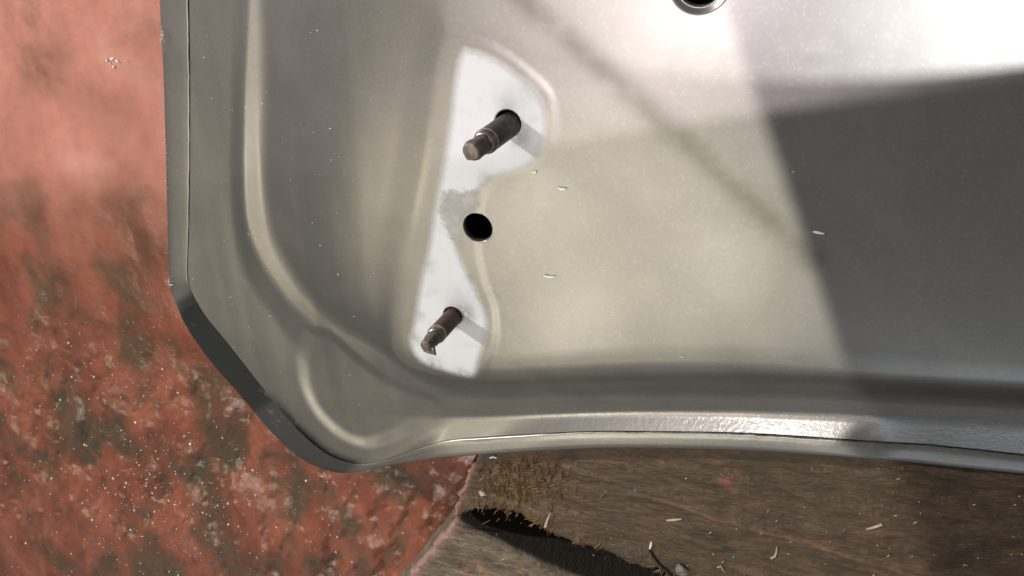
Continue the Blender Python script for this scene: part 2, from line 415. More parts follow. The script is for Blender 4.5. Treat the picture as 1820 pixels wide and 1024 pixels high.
def panel_material(name, masks=True):
    mt, nt, b = mat(name)
    p = coords(nt)
    base = mix(nt, smooth(nt, noise(nt, 26, 4, 0.6, 0.4, p), 0.35, 0.7), (0.192, 0.181, 0.165), (0.228, 0.215, 0.196))
    base = mix(nt, math_(nt, 'MULTIPLY', smooth(nt, noise(nt, 900, 2, 0.5, 0, p), 0.5, 0.8), 0.35), base, (0.30, 0.29, 0.26))
    metal = 0.84; rough = 0.39; coat = 0.5
    spots = smooth(nt, noise(nt, 95, 6, 0.75, 0.2, p), 0.66, 0.74)
    base = mix(nt, math_(nt, 'MULTIPLY', spots, 0.4), base, (0.10, 0.09, 0.07))
    if masks:
        ed = math_(nt, 'MULTIPLY_ADD', noise(nt, 600, 5, 0.7, 0, p), 0.0016, -0.0008)
        mw = math_(nt, 'SUBTRACT', 1.0, smooth(nt, math_(nt, 'ADD', attr(nt, 'white_d'), ed), -0.0026, 0.0016))
        ew = math_(nt, 'MULTIPLY_ADD', noise(nt, 300, 6, 0.7, 0.2, p), 0.009, -0.0045)
        wn = math_(nt, 'SUBTRACT', 1.0, smooth(nt, math_(nt, 'ADD', attr(nt, 'worn_d'), ew), -0.0016, 0.0012))
        mw = math_(nt, 'MULTIPLY', mw, math_(nt, 'SUBTRACT', 1.0, math_(nt, 'MULTIPLY', wn, 0.85)))
        sm_ = smooth(nt, noise(nt, 110, 7, 0.75, 0.2, p), 0.50, 0.72)
        sg = math_(nt, 'MULTIPLY', attr(nt, 'smudge'), smooth(nt, noise(nt, 330, 6, 0.75, 0.2, p), 0.30, 0.58))
        wcol = mix(nt, math_(nt, 'MULTIPLY', sm_, 0.45), (0.62, 0.62, 0.63), (0.42, 0.41, 0.40))
        wcol = mix(nt, sg, wcol, (0.24, 0.235, 0.225))
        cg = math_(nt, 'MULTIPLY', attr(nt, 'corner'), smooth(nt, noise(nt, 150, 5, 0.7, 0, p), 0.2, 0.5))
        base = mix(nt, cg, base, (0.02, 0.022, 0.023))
        diag_band = math_(nt, 'MULTIPLY', attr(nt, 'diag_band'), smooth(nt, noise(nt, 60, 5, 0.6, 0, p), 0.1, 0.6))
        base = mix(nt, math_(nt, 'MULTIPLY', diag_band, 0.8), base, (0.10, 0.092, 0.075))  # darker, broken band along the diagonal line
        base = mix(nt, mw, base, wcol)
        wn2 = math_(nt, 'MULTIPLY', wn, 0.65)
        base = mix(nt, wn2, base, mix(nt, smooth(nt, noise(nt, 260, 5, 0.7, 0, p), 0.4, 0.65), (0.34, 0.325, 0.315), (0.47, 0.45, 0.44)))
        mw = math_(nt, 'MAXIMUM', mw, wn2)
        inv = math_(nt, 'SUBTRACT', 1.0, mw)
        L(nt, math_(nt, 'MULTIPLY', inv, metal), b.inputs['Metallic'])
        L(nt, math_(nt, 'MULTIPLY_ADD', mw, 0.35, rough), b.inputs['Roughness'])
        L(nt, math_(nt, 'MULTIPLY', inv, math_(nt, 'MULTIPLY_ADD', attr(nt, 'peel'), 0.62, 0.36)), b.inputs['Coat Weight'])
    else:
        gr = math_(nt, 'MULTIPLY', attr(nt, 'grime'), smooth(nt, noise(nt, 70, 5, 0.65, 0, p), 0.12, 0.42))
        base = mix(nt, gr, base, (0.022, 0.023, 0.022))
        ig = math_(nt, 'SUBTRACT', 1.0, gr)
        L(nt, math_(nt, 'MULTIPLY', ig, metal), b.inputs['Metallic']); L(nt, math_(nt, 'MULTIPLY_ADD', gr, 0.45, rough), b.inputs['Roughness'])
        L(nt, math_(nt, 'MULTIPLY_ADD', gr, -0.38, 0.5), b.inputs['Specular IOR Level'])
        L(nt, math_(nt, 'MULTIPLY', ig, coat), b.inputs['Coat Weight'])
    L(nt, base, b.inputs['Base Color'])
    b.inputs['Coat Roughness'].default_value = 0.22
    pk = attr(nt, 'peel')
    bp = bump(nt, math_(nt, 'MULTIPLY', noise(nt, 520, 3, 0.55, 0, p), pk), 0.22, 0.0003)
    L(nt, bp, b.inputs['Normal'])
    cb = bump(nt, math_(nt, 'MULTIPLY', noise(nt, 680, 2, 0.5, 0, p), pk), 0.38, 0.0003)
    L(nt, cb, b.inputs['Coat Normal'])
    return mt
M_panel = panel_material('grey_satin_paint')
M_hem = panel_material('grey_hem_paint', False)

def simple(name, col, rough, metal=0.0, var=0.3, scale=300, bmp=0.3, bd=0.0003, col2=None):
    mt, nt, b = mat(name); p = coords(nt)
    c2 = col2 or tuple(c*(1-var) for c in col)
    L(nt, mix(nt, smooth(nt, noise(nt, scale, 5, 0.65, 0.3, p), 0.35, 0.65), c2, col), b.inputs['Base Color'])
    b.inputs['Roughness'].default_value = rough; b.inputs['Metallic'].default_value = metal
    L(nt, bump(nt, noise(nt, scale*2.3, 5, 0.6, 0, p), bmp, bd), b.inputs['Normal'])
    return mt
M_dark = simple('dark_cavity_shade', (0.012, 0.014, 0.013), 0.8)  # near-black colour puts the shade of the hollow into the skin

panel = bpy.data.objects.new('car_panel', None); C.objects.link(panel)
panel.location = (0, 0, 0)
tag(panel, 'grey painted car body panel, inner side up, with two threaded studs', 'car panel')
peel = (0.16 + 0.84*sstep(ZP-0.0055-Z, 0, 0.003)*sstep(PX, un(700, 750, ZP)[0], un(1000, 750, ZP)[0])).reshape(-1)
smudge = np.zeros(len(P2))
for (u_, v_, r_, k_) in [(922,240,4.5,.8),(828,556,4.0,.9),(770,652,4.5,.8),(820,668,3.5,.8),(738,600,3.0,.6),(905,190,3.0,.35),(865,320,4.0,.5),(838,455,3.0,.5),(765,470,2.2,.5),(940,165,3.5,.3),(748,560,2.0,.5)]:
    smudge = np.maximum(smudge, k_*np.exp(-(np.linalg.norm(P2-un(u_, v_, ZP)[:2], axis=1)/(r_*MM))**2))
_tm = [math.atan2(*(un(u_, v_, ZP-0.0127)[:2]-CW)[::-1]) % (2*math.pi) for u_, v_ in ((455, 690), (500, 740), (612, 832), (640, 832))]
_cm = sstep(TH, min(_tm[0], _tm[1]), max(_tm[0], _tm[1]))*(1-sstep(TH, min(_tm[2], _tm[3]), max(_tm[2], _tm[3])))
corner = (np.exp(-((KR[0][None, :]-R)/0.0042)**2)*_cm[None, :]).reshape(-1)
inner = mesh_np('inner_panel', V, faces, M_panel, panel, attrs={'white_d': dW, 'worn_d': dwn, 'diag_band': np.exp(-(dC/0.0042)**2), 'peel': peel, 'smudge': smudge, 'corner': corner})
tag(inner, 'grey satin inner pressing with a white bare patch around the studs')

# outer skin under the pressing (closes the hollow seen through the holes)
sk_rows = np.linspace(0.03, 1, 16)
SX = CW[0]+np.outer(sk_rows, OR-0.0015)*np.cos(TH); SY = CW[1]+np.outer(sk_rows, OR-0.0015)*np.sin(TH)
skd = (1-sstep(sk_rows, 0.80, 1.0))[:, None]
SZ = ZP + (-20*MM) + (1-skd)*((OZ-ZP) - 1.5*MM + 20*MM)[None, :]
outer = mesh_np('outer_skin', np.stack([SX, SY, SZ], -1).reshape(-1, 3)[:, :], grid_faces(16, NT), M_dark, panel)

# hem: outer skin folded over the rim of the pressing, a rounded strip with a raw inner lip
HR1 = KR[0]; HZ1 = KZ[0]
wv = 0.00022*fbm(TH*60, TH*0+3.3, 3)
chamf = np.exp(-((np.arange(NT)/NT-np.interp(un(400, 640, ZP-0.02)[0]*0, [0], [0]))*0)**2)*0
prof = []
# cross-section: lip bottom -> lip top -> top face -> rolled rim -> underside
tcs = [0.0, 0.0, 0.06, 0.35, 0.65, 0.88, 0.97, 1.0, 0.985, 0.93, 0.8]
hts = [0.05, 0.70, 0.95, 1.02, 1.05, 0.95, 0.55, 0.0, -0.7, -1.1, -1.2]
PXm = np.array([un(*q, ZP-0.0127)[:2] for q in [(336, 505), (480, 720)]])
tA = math.atan2(*(PXm[0]-CW)[::-1]) % (2*math.pi); tB = math.atan2(*(PXm[1]-CW)[::-1]) % (2*math.pi)
tC = math.atan2(*(un(648, 836, ZP-0.0127)[:2]-CW)[::-1]) % (2*math.pi)
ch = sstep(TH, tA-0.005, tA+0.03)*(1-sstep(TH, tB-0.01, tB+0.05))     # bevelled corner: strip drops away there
hs = 0.35+0.65*sstep(TH, tB, tB+0.12)
hv = []
for t, h in zip(tcs, hts):
    r = HR1+0.0003+wv*(1 if t < 0.2 else 0) + (OR-HR1-0.0003)*t
    z = HZ1*(1-t)+OZ*t + h*MM*0.9*hs - ch*0.0045*(1-t)
    hv.append(np.column_stack([CW[0]+r*np.cos(TH), CW[1]+r*np.sin(TH), z]))
hv = np.stack(hv)
hem = mesh_np('hem', hv.reshape(-1, 3), grid_faces(len(tcs), NT), M_hem, panel, attrs={'peel': np.full(len(tcs)*NT, 0.6), 'grime': np.tile(np.maximum(ch, sstep(TH, tA, tA+0.02)*(1-sstep(TH, tC-0.02, tC+0.005))*0.9), len(tcs))})
tag(hem, 'folded rim running round the panel edge')

# collars inside the holes
for (c, r), nm, depth in zip(HOLES, ('hole_collar', 'hole_collar', 'hole_collar', 'hole_collar'), (0.0022,)*4):
    bm = bmesh.new(); n = 64
    prev = None; zt = ZP + 0.0003
    zt = zz[np.argmin(np.linalg.norm(P2-(c+[r, 0]), axis=1))]
    rings = []
    for rr, z in ((r+0.00035, zt+0.00002), (r+0.0001, zt+0.00012), (r-0.00025, zt-0.0003), (r-0.0003, zt-depth)):
        rings.append([bm.verts.new((c[0]+rr*math.cos(2*math.pi*k/n), c[1]+rr*math.sin(2*math.pi*k/n), z)) for k in range(n)])
    for a, bq in zip(rings[:-1], rings[1:]):
        for k in range(n): bm.faces.new((a[k], a[(k+1) % n], bq[(k+1) % n], bq[k]))
    obj_bm(nm, bm, M_hem, panel)

# studs
M_steel = simple('dark_oily_steel', (0.085, 0.082, 0.085), 0.42, 0.75, 0.5, 700, 0.4, 0.0003)
M_rust = simple('rusty_steel', (0.135, 0.062, 0.045), 0.6, 0.25, 0.5, 600, 0.6, 0.0004, (0.060, 0.035, 0.030))
M_ring = simple('worn_bright_steel', (0.36, 0.31, 0.28), 0.38, 0.8, 0.5, 500, 0.4, 0.0002)
M_tip = simple('brown_stud_tip', (0.20, 0.165, 0.135), 0.55, 0.45, 0.45, 500, 0.5, 0.0003)
def lathe(prof, n=56, thread=0.0, pitch=0.00125, axis=None):
    bm = bmesh.new(); rings = []
    for r, z in prof:
        ring = []
        for k in range(n):
            a = 2*math.pi*k/n
            rr = r
            if thread: rr = r + thread*(2*abs(((z/pitch - k/n) % 1)-0.5)-0.5)
            ring.append(bm.verts.new((rr*math.cos(a), rr*math.sin(a), z)))
        rings.append(ring)
    for a, bq in zip(rings[:-1], rings[1:]):
        for k in range(n): bm.faces.new((a[k], a[(k+1) % n], bq[(k+1) % n], bq[k]))
    bm.faces.new(rings[-1]); bm.faces.new(rings[0][::-1])
    return bm
def axis_to(base_px, tip_px, length):
    """stud axis that starts at the panel under base_px and ends on the sight line of tip_px"""
    a = un(base_px[0], base_px[1], np.array(ZP))
    best = None
    for hz in np.linspace(0.004, 0.06, 800):
        q = un(tip_px[0], tip_px[1], np.array(ZP+hz)); d = q-a
        e = abs(np.linalg.norm(d)-length)
        if best is None or e < best[0]: best = (e, d)
    return a, best[1]
def make_stud(base, tip, length, r, shank_mat, label, broken):
    a, d = axis_to(base, tip, length)
    z = Vector(d).normalized(); q = Vector((0, 0, 1)).rotation_difference(z)
    Lh = float(np.linalg.norm(d)); s1 = Lh*0.56; s2 = Lh*0.66
    zs = np.linspace(-0.006, s1, 130)
    sh = obj_bm('stud', lathe([(r, v) for v in zs], 56, r*0.028, 0.00125), shank_mat, panel)
    sh.rotation_mode = 'QUATERNION'; sh.rotation_quaternion = q; sh.location = a
    tag(sh, label)
    obj_bm('collar', lathe([(r*0.97, s1), (r*1.03, s1+0.0004), (r*1.03, s2-0.0008), (r*0.96, s2), (r*0.80, s2+0.0012)]), M_ring, sh)
    rn = r*0.80
    pr = [(rn, s2+0.001), (rn*0.97, s2+0.002), (rn*0.95, Lh*0.84), (rn*1.02, Lh*0.90), (rn*1.0, Lh-0.0012), (rn*0.90, Lh-0.0003), (rn*0.80, Lh)]
    if broken: pr = [(rn, s2+0.001), (rn*0.98, Lh*0.80), (rn*0.9, Lh*0.86), (rn*0.82, Lh*0.92), (rn*0.78, Lh-0.0008), (rn*0.66, Lh)]
    bm = lathe(pr)
    for v in bm.verts:
        v.co += Vector((vn_(v.co, 1), vn_(v.co, 2), vn_(v.co, 3)))*0.00022
    obj_bm('tip', bm, M_tip, sh)
    return sh, q, Lh, rn
def vn_(co, k):
    return float(vnoise(np.array(co.x*700+k*31.0), np.array((co.y+co.z*0.7)*700+k*7.0)))
s1, q1, L1, _ = make_stud((905, 222), (836, 271), 0.0255, 0.0040, M_steel, 'dark oily stud with worn bright shoulder', False)
s2, q2, L2, rn2 = make_stud((806, 562), (756, 616), 0.0255, 0.0034, M_rust, 'rusty stud with a torn tip', True)
# torn sliver at the tip of the rusty stud
bm = bmesh.new()
inv = q2.inverted()
tipw = Vector(un(752, 622, np.array(ZP+0.0205))) - s2.location
out = Vector(un(772, 628, np.array(ZP+0.0195))) - s2.location
up = Vector(un(771, 616, np.array(ZP+0.019))) - s2.location
path = [inv @ (tipw*0.97), inv @ ((tipw+out)/2 - Vector((0, 0, .0006))), inv @ out, inv @ up]
rings = []
for i, pnt in enumerate(path):
    dirv = (path[min(i+1, 3)]-path[max(i-1, 0)]).normalized(); s_ = dirv.cross(Vector((0, 0, 1))).normalized(); t_ = dirv.cross(s_)
    rad = (0.0011, 0.0012, 0.0010, 0.0005)[i]
    rings.append([bm.verts.new(pnt+s_*rad*math.cos(k*math.pi/4)+t_*rad*0.8*math.sin(k*math.pi/4)) for k in range(8)])
for a, b_ in zip(rings[:-1], rings[1:]):
    for k in range(8): bm.faces.new((a[k], a[(k+1) % 8], b_[(k+1) % 8], b_[k]))
bm.faces.new(rings[-1]); bm.faces.new(rings[0][::-1])
obj_bm('torn_sliver', bm, M_tip, s2)

# ================================================================== TIMBER UNDER THE PANEL
def wood_material(name, cols, gdir, gstretch, rough, rimcol, spot):
    mt, nt, b = mat(name)
    p = coords(nt); g = coords(nt, gstretch, (0, 0, gdir))
    grain = noise(nt, 60, 7, 0.68, 0.2, g); med = noise(nt, 30, 6, 0.65, 0.2, p); fine = noise(nt, 300, 5, 0.7, 0, g)
    col = ramp(nt, grain, [(0.30, cols[0]), (0.5, cols[1]), (0.72, cols[2])])
    col = mix(nt, math_(nt, 'MULTIPLY', smooth(nt, med, 0.42, 0.66), 0.7), col, cols[3])
    col = mix(nt, math_(nt, 'MULTIPLY', smooth(nt, noise(nt, 75, 5, 0.7, 0.5, p), 0.55, 0.72), 0.5), col, cols[4])
    col = mix(nt, math_(nt, 'MULTIPLY', smooth(nt, fine, 0.50, 0.70), 0.55), col, cols[2])
    col = mix(nt, math_(nt, 'MULTIPLY', smooth(nt, noise(nt, 210, 6, 0.75, 0.3, p), 0.56, 0.68), 0.6), col, cols[0])
    col = mix(nt, math_(nt, 'MULTIPLY', attr(nt, 'ochre'), smooth(nt, fine, 0.35, 0.6)), col, (0.17, 0.10, 0.036))
    col = mix(nt, math_(nt, 'MULTIPLY', attr(nt, 'spot'), 0.8), col, spot)
    col = mix(nt, smooth(nt, attr(nt, 'side_shade'), 0.25, 0.8), col, (0.016, 0.012, 0.007))  # near-black on the board sides paints the shade of the gap
    rim = math_(nt, 'MULTIPLY', attr(nt, 'rim'), smooth(nt, noise(nt, 170, 4, 0.6, 0, p), 0.25, 0.5))
    col = mix(nt, rim, col, rimcol)
    L(nt, col, b.inputs['Base Color'])
    L(nt, math_(nt, 'MULTIPLY_ADD', med, 0.35, rough-0.15), b.inputs['Roughness'])
    bp = bump(nt, grain, 0.8, 0.0018); bp = bump(nt, fine, 0.8, 0.0010, bp)
    L(nt, bp, b.inputs['Normal'])
    return mt
ZT = ZP - 0.0130
def plank(name, left_px, right_px_back, right_px_front, front_px, back_px, ztop, thick, material, dz, nu, nv, roll, attrs_fn):
    """solid board: back edge and front edge are px polylines (left->right), closed with sides and underside"""
    bk = crom(np.column_stack([np.array(back_px, float), np.zeros(len(back_px))]), 40)[:, :2]
    fr = crom(np.column_stack([np.array(front_px, float), np.zeros(len(front_px))]), 40)[:, :2]
    bk = un(bk[:, 0], bk[:, 1], ztop)[:, :2]; fr = un(fr[:, 0], fr[:, 1], ztop)[:, :2]
    def res(l, n):
        s = np.concatenate([[0], np.cumsum(np.linalg.norm(np.diff(l, axis=0), axis=1))]); q = np.linspace(0, s[-1], n)
        return np.column_stack([np.interp(q, s, l[:, 0]), np.interp(q, s, l[:, 1])])
    bk = res(bk, nu); fr = res(fr, nu)
    t = np.linspace(0, 1, nv)
    XY = bk[:, None, :]*(1-t)[None, :, None] + fr[:, None, :]*t[None, :, None]
    return XY
# brown board under the lower rim
XY = plank('', None, None, None, [(799,932),(836,919),(878,914),(923,931),(970,960),(1018,976),(1072,991),(1119,1016),(1172,1030),(1247,1064),(1337,1108),(1500,1186),(1800,1326)],
           [(866,745),(960,735),(1060,730),(1200,728),(1300,728),(1400,730),(1500,735),(1640,742),(1760,750),(1900,760),(2100,780)], ZT, 0.02, None, None, 420, 240, None, None)
def finish_board(name, XY, ztop, dzfn, material, front_round, attrs_fn, parent=None, ragged=0.0, left_ragged=0.0):
    nu, nv = XY.shape[:2]
    X, Y = XY[..., 0].copy(), XY[..., 1].copy()
    T = np.linspace(0, 1, nv)[None, :].repeat(nu, 0); U = np.linspace(0, 1, nu)[:, None].repeat(nv, 1)
    # distance (m) to the front, back and left edges
    df = np.linalg.norm(XY-XY[:, -1:, :], axis=-1); dl = np.linalg.norm(XY-XY[:1, :, :], axis=-1)
    if ragged:
        e = XY[:, -1]-XY[:, -2]; e = e/np.linalg.norm(e, axis=1)[:, None]
        am = ragged*fbm(XY[:, -1, 0]*260, XY[:, -1, 1]*260, 3, 0.7)
        k = np.exp(-df/0.006)
        X += k*am[:, None]*e[:, :1]; Y += k*am[:, None]*e[:, 1:]
    if left_ragged:
        am = left_ragged*fbm(X[0]*240+5, Y[0]*240, 3, 0.6); k = np.exp(-dl/0.004)
        X += k*am[None, :]
    Z = ztop + dzfn(X, Y) - front_round[1]*(1-np.sqrt(np.clip(1-(1-np.clip(df/front_round[0], 0, 1))**2, 0, 1))) - 0.0016*(np.clip(1-dl/0.002, 0, 1))**2
    top = np.stack([X, Y, Z], -1).reshape(-1, 3)
    f = [grid_faces(nu, nv)]
    idx = np.arange(nu*nv).reshape(nu, nv)
    loop = np.concatenate([idx[:, 0], idx[-1, 1:], idx[-2::-1, -1], idx[0, -2:0:-1]])
    lv = top[loop]; base = len(top)
    levels = [(-0.004, 0.3), (None, 1.0)]
    mid = lv.copy(); mid[:, 2] = ztop-0.006 + 0.0006*fbm(lv[:, 0]*300, lv[:, 1]*300, 2)
    mid[:, 2] = np.minimum(mid[:, 2], lv[:, 2]-0.0008)
    bot = lv.copy(); bot[:, 2] = 0.0004
    n = len(loop); i = np.arange(n); j = (i+1) % n
    f.append(np.stack([loop[i], loop[j], base+j, base+i], -1)); f.append(np.stack([base+i, base+j, base+n+j, base+n+i], -1))
    V_ = np.vstack([top, mid, bot])
    at = attrs_fn(X, Y, df, dl)
    at = {k: np.concatenate([v.ravel(), v.ravel()[loop]*0, v.ravel()[loop]*0]) for k, v in at.items()}
    at['side_shade'] = np.concatenate([np.zeros(nu*nv), np.tile((dl.ravel()[loop] > 0.0015)*1.0, 2)])  # painted gap shade: side walls only, not the left end
    o = mesh_np(name, V_, np.vstack(f), material, parent, attrs=at)
    me = o.data
    bm = bmesh.new(); bm.from_mesh(me); bmesh.ops.recalc_face_normals(bm, faces=bm.faces[:]); bm.to_mesh(me); bm.free()
    return o
gd = un(1560, 1003, ZT)-un(1130, 880, ZT); gd = math.atan2(gd[1], gd[0])
M_brown = wood_material('damp_brown_board', [(0.026, 0.016, 0.008), (0.072, 0.041, 0.019), (0.128, 0.075, 0.036), (0.045, 0.034, 0.016), (0.150, 0.084, 0.042)], -gd, (1, 2.2, 1), 0.38, (0.30, 0.16, 0.13), (0.26, 0.085, 0.06))
scr = un(np.array([1120., 1190, 1260, 1400, 1560, 1700]), np.array([877., 893, 918, 958, 1003, 1050]), ZT)[:, :2]
redp = un(1290, 852, ZT)[:2]; ochp = un(925, 862, ZT)[:2]
def brown_dz(X, Y):
    xa = X*math.cos(gd)+Y*math.sin(gd); ya = -X*math.sin(gd)+Y*math.cos(gd)
    ds = linedist(scr, np.column_stack([X.ravel(), Y.ravel()])).reshape(X.shape)
    return 0.0007*fbm(xa*40, ya*110, 4, 0.6) + 0.0006*np.exp(-(ds/0.0012)**2)
def brown_at(X, Y, df, dl):
    pts = np.column_stack([X.ravel(), Y.ravel()])
    ds = linedist(scr, pts).reshape(X.shape)
    return {'rim': np.clip(np.exp(-(dl/0.0028)**2) + 0.28*np.exp(-(ds/0.0009)**2)*sstep(fbm(X*160, Y*160, 3, 0.6), -0.6, 0.5), 0, 1), 'ochre': np.exp(-(np.linalg.norm((pts-ochp)/np.array([0.012, 0.020]), axis=1).reshape(X.shape))**2), 'spot': np.exp(-(np.linalg.norm(pts-redp, axis=1).reshape(X.shape)/0.005)**2)*sstep(fbm(X*150, Y*150, 4, 0.7), -0.5, 0.7)}
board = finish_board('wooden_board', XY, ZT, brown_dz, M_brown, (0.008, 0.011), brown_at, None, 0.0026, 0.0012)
tag(board, 'damp dark brown board with a ragged edge under the lower rim of the panel', 'board')

ZW = ZT - 0.002
XY2 = plank('', None, None, None, [(640,1130),(800,1240),(1000,1370)], [(806,929),(850,954),(905,981),(960,1006),(1015,1030),(1110,1070),(1300,1150)], ZW, 0.02, None, None, 300, 260, None, None)
wd = un(1015, 1028, ZW)-un(806, 927, ZW); wd = math.atan2(wd[1], wd[0])
M_grey = wood_material('weathered_timber', [(0.050, 0.037, 0.024), (0.150, 0.112, 0.076), (0.34, 0.275, 0.20), (0.165, 0.118, 0.076), (0.085, 0.074, 0.060)], -wd, (1, 7, 1), 0.75, (0.34, 0.20, 0.17), (0.42, 0.20, 0.10))
osp = [un(835, 1010, ZW)[:2], un(930, 1024, ZW)[:2], un(850, 1024, ZW)[:2]]
def grey_dz(X, Y):
    xa = X*math.cos(wd)+Y*math.sin(wd); ya = -X*math.sin(wd)+Y*math.cos(wd)
    return 0.0011*fbm(xa*45, ya*330, 4, 0.65) + 0.0010*fbm(xa*30, ya*90, 3, 0.6)
def grey_at(X, Y, df, dl):
    pts = np.column_stack([X.ravel(), Y.ravel()])
    s = sum(np.exp(-(np.linalg.norm((pts-o), axis=1)/0.0045)**2) for o in osp).reshape(X.shape)
    n = sstep(fbm(X*300, Y*300, 4, 0.7), -0.25, 0.4)
    return {'rim': np.exp(-(dl/0.0030)**2), 'spot': np.clip(s*n, 0, 1), 'ochre': s*0}
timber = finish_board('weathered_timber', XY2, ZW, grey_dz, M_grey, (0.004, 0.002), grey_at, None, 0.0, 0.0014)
tag(timber, 'weathered grey timber end with open grain at the bottom edge', 'timber')

# ================================================================== SMALL LOOSE THINGS
def chip_mesh(path3, width, thick):
    """a flat sliver with thickness along a 3-D path; width list per point"""
    bm = bmesh.new(); rings = []
    for i, p in enumerate(path3):
        d = (path3[min(i+1, len(path3)-1)]-path3[max(i-1, 0)]); d.z = 0; d.normalize()
        s = Vector((-d.y, d.x, 0)); wdt = width[i]
        rings.append([bm.verts.new(p+s*wdt), bm.verts.new(p+Vector((0, 0, thick))+s*wdt*0.8), bm.verts.new(p+Vector((0, 0, thick))-s*wdt*0.8), bm.verts.new(p-s*wdt)])
    for a, b in zip(rings[:-1], rings[1:]):
        for k in range(4): bm.faces.new((a[k], a[(k+1) % 4], b[(k+1) % 4], b[k]))
    bm.faces.new(rings[-1]); bm.faces.new(rings[0][::-1])
    return bm
M_flake = simple('white_paint_chip', (0.75, 0.74, 0.70), 0.45, 0, 0.15, 600)
M_straw = simple('pale_wood_shaving', (0.48, 0.40, 0.29), 0.7, 0, 0.35, 500)
M_ochre = simple('ochre_wood_fibre', (0.22, 0.125, 0.045), 0.75, 0, 0.5, 400)
M_twig = simple('dark_twig', (0.02, 0.018, 0.015), 0.7)
M_stone = simple('grey_stone_chip', (0.20, 0.18, 0.17), 0.7, 0, 0.4, 500, 0.5, 0.0006)
def surf_z(kind, xy):
    if kind == 'panel': return float(zz[np.argmin(np.linalg.norm(P2-xy, axis=1))])
    if kind == 'board': return ZT + float(brown_dz(np.array([[xy[0]]]), np.array([[xy[1]]]))[0, 0])
    if kind == 'timber': return ZW + float(grey_dz(np.array([[xy[0]]]), np.array([[xy[1]]]))[0, 0])
    i = np.clip(np.searchsorted(gx, xy[0]), 0, len(gx)-1); j = np.clip(np.searchsorted(gy, xy[1]), 0, len(gy)-1)
    return float(fl_z[i, j])
def guess(kind): return {'panel': ZP, 'board': ZT, 'timber': ZW, 'floor': 0.0}[kind]
def sliver(name, kind, px, widths, thick, material, label, cat, group=None, lift=0.0002, zoff=0.0):
    pts = []
    for i, (u, v) in enumerate(px):
        q = un(u, v, np.array(guess(kind)+zoff)); z = surf_z(kind, q[:2])
        q = un(u, v, np.array(z)); z = surf_z(kind, q[:2])
        pts.append(Vector((q[0], q[1], z+lift)))
    o = obj_bm(name, chip_mesh(pts, [w_*MM for w_ in widths], thick*MM), material, None, False)
    return tag(o, label, cat, group)
G1 = 'paint flakes lying on the panel'
sliver('paint_flake', 'panel', [(992,333),(999,336),(1007,335)], [0.25,0.6,0.2], 0.35, M_flake, 'white paint flake on the panel beside the stud shadow', 'flake', G1)
sliver('paint_flake', 'panel', [(967,489),(976,492),(988,491)], [0.3,0.55,0.2], 0.35, M_flake, 'white paint flake lying alone on the flat below the mounting hole', 'flake', G1)
sliver('paint_flake', 'panel', [(1445,411),(1454,413),(1465,415)], [0.2,0.45,0.2], 0.3, M_flake, 'pale flake at the edge of the unlit area on the right', 'flake', G1)
sliver('paint_flake', 'panel', [(948,307),(951,306),(954,305)], [0.3,0.45,0.3], 0.3, M_flake, 'tiny flake at the lower rim of the white patch near the dark stud', 'flake', G1)
G2 = 'splinters lying on the brown board'
sliver('wood_splinter', 'board', [(1185,924),(1198,923),(1212,921)], [0.3,0.45,0.15], 0.5, M_straw, 'pale straight splinter lying below the long scratch on the board', 'splinter', G2)
sliver('wood_splinter', 'board', [(1155,974),(1157,968),(1158,962)], [0.3,0.5,0.4], 0.5, M_flake, 'short whitish splinter at the top of the dark twig', 'splinter', G2)
sliver('wood_splinter', 'board', [(1370,991),(1377,988),(1380,980),(1381,970)], [0.2,0.4,0.35,0.15], 0.5, M_straw, 'curled pale shaving on the board beyond the dark twig', 'splinter', G2)
sliver('wood_splinter', 'board', [(970,934),(974,922),(980,908)], [0.55,0.5,0.12], 0.6, M_straw, 'pointed pale splinter standing out at the ragged board edge', 'splinter', G2, 0.0008)
sliver('wood_splinter', 'board', [(1540,940),(1553,936),(1568,931)], [0.2,0.4,0.5], 0.5, M_straw, 'grey-pink splinter in the middle of the board to the right', 'splinter', G2)
sliver('wood_splinter', 'board', [(1275,1008),(1281,1005),(1287,1014)], [0.2,0.4,0.2], 0.4, M_straw, 'small splinter at the bottom edge right of the stone chip', 'splinter', G2)
sliver('wood_splinter', 'board', [(871,812),(877,810),(884,812)], [0.4,0.6,0.4], 0.8, M_flake, 'white crumb under the lower rim of the panel', 'splinter', G2)
sliver('twig', 'board', [(1154,975),(1163,990),(1170,1000),(1186,1014),(1200,1030)], [0.35,0.4,0.4,0.5,0.5], 0.6, M_twig, 'thin dark twig crossing the ragged edge of the board', 'twig', None, 0.0004)
for (u, v, lab) in [(200, 106, 'white flaked paint crumb on the smooth red floor beside the panel')]:
    bm = bmesh.new()
    for (du, dv, a, ln, wd_) in [(0,-2,0.3,3.0,1.1),(9,2,-0.4,2.6,1.0),(-9,1,1.2,1.8,0.8),(3,12,0.9,1.8,0.9),(-3,6,2.2,1.2,0.6),(26,3,0.2,0.7,0.4)]:
        q = un(u+du, v+dv, np.array(0.0)); z = surf_z('floor', q[:2])
        c_ = Vector((q[0], q[1], z)); dx = Vector((math.cos(a), math.sin(a), 0))*ln*MM*0.5; dy = Vector((-math.sin(a), math.cos(a), 0))*wd_*MM*0.5
        vs = [bm.verts.new(c_+dx*sx+dy*sy+Vector((0, 0, hz))) for hz, k in ((0.0001, 1), (0.0007, .7)) for sx, sy in ((-k, -.4*k), (0, -k), (k, -.2*k), (.6*k, .8*k), (-.5*k, k))]
        bm.faces.new(vs[5:]); bm.faces.new(vs[:5][::-1])
        for k in range(5): bm.faces.new((vs[k], vs[(k+1) % 5], vs[5+(k+1) % 5], vs[5+k]))
    tag(obj_bm('paint_crumb', bm, M_flake, None, False), lab, 'paint crumb')
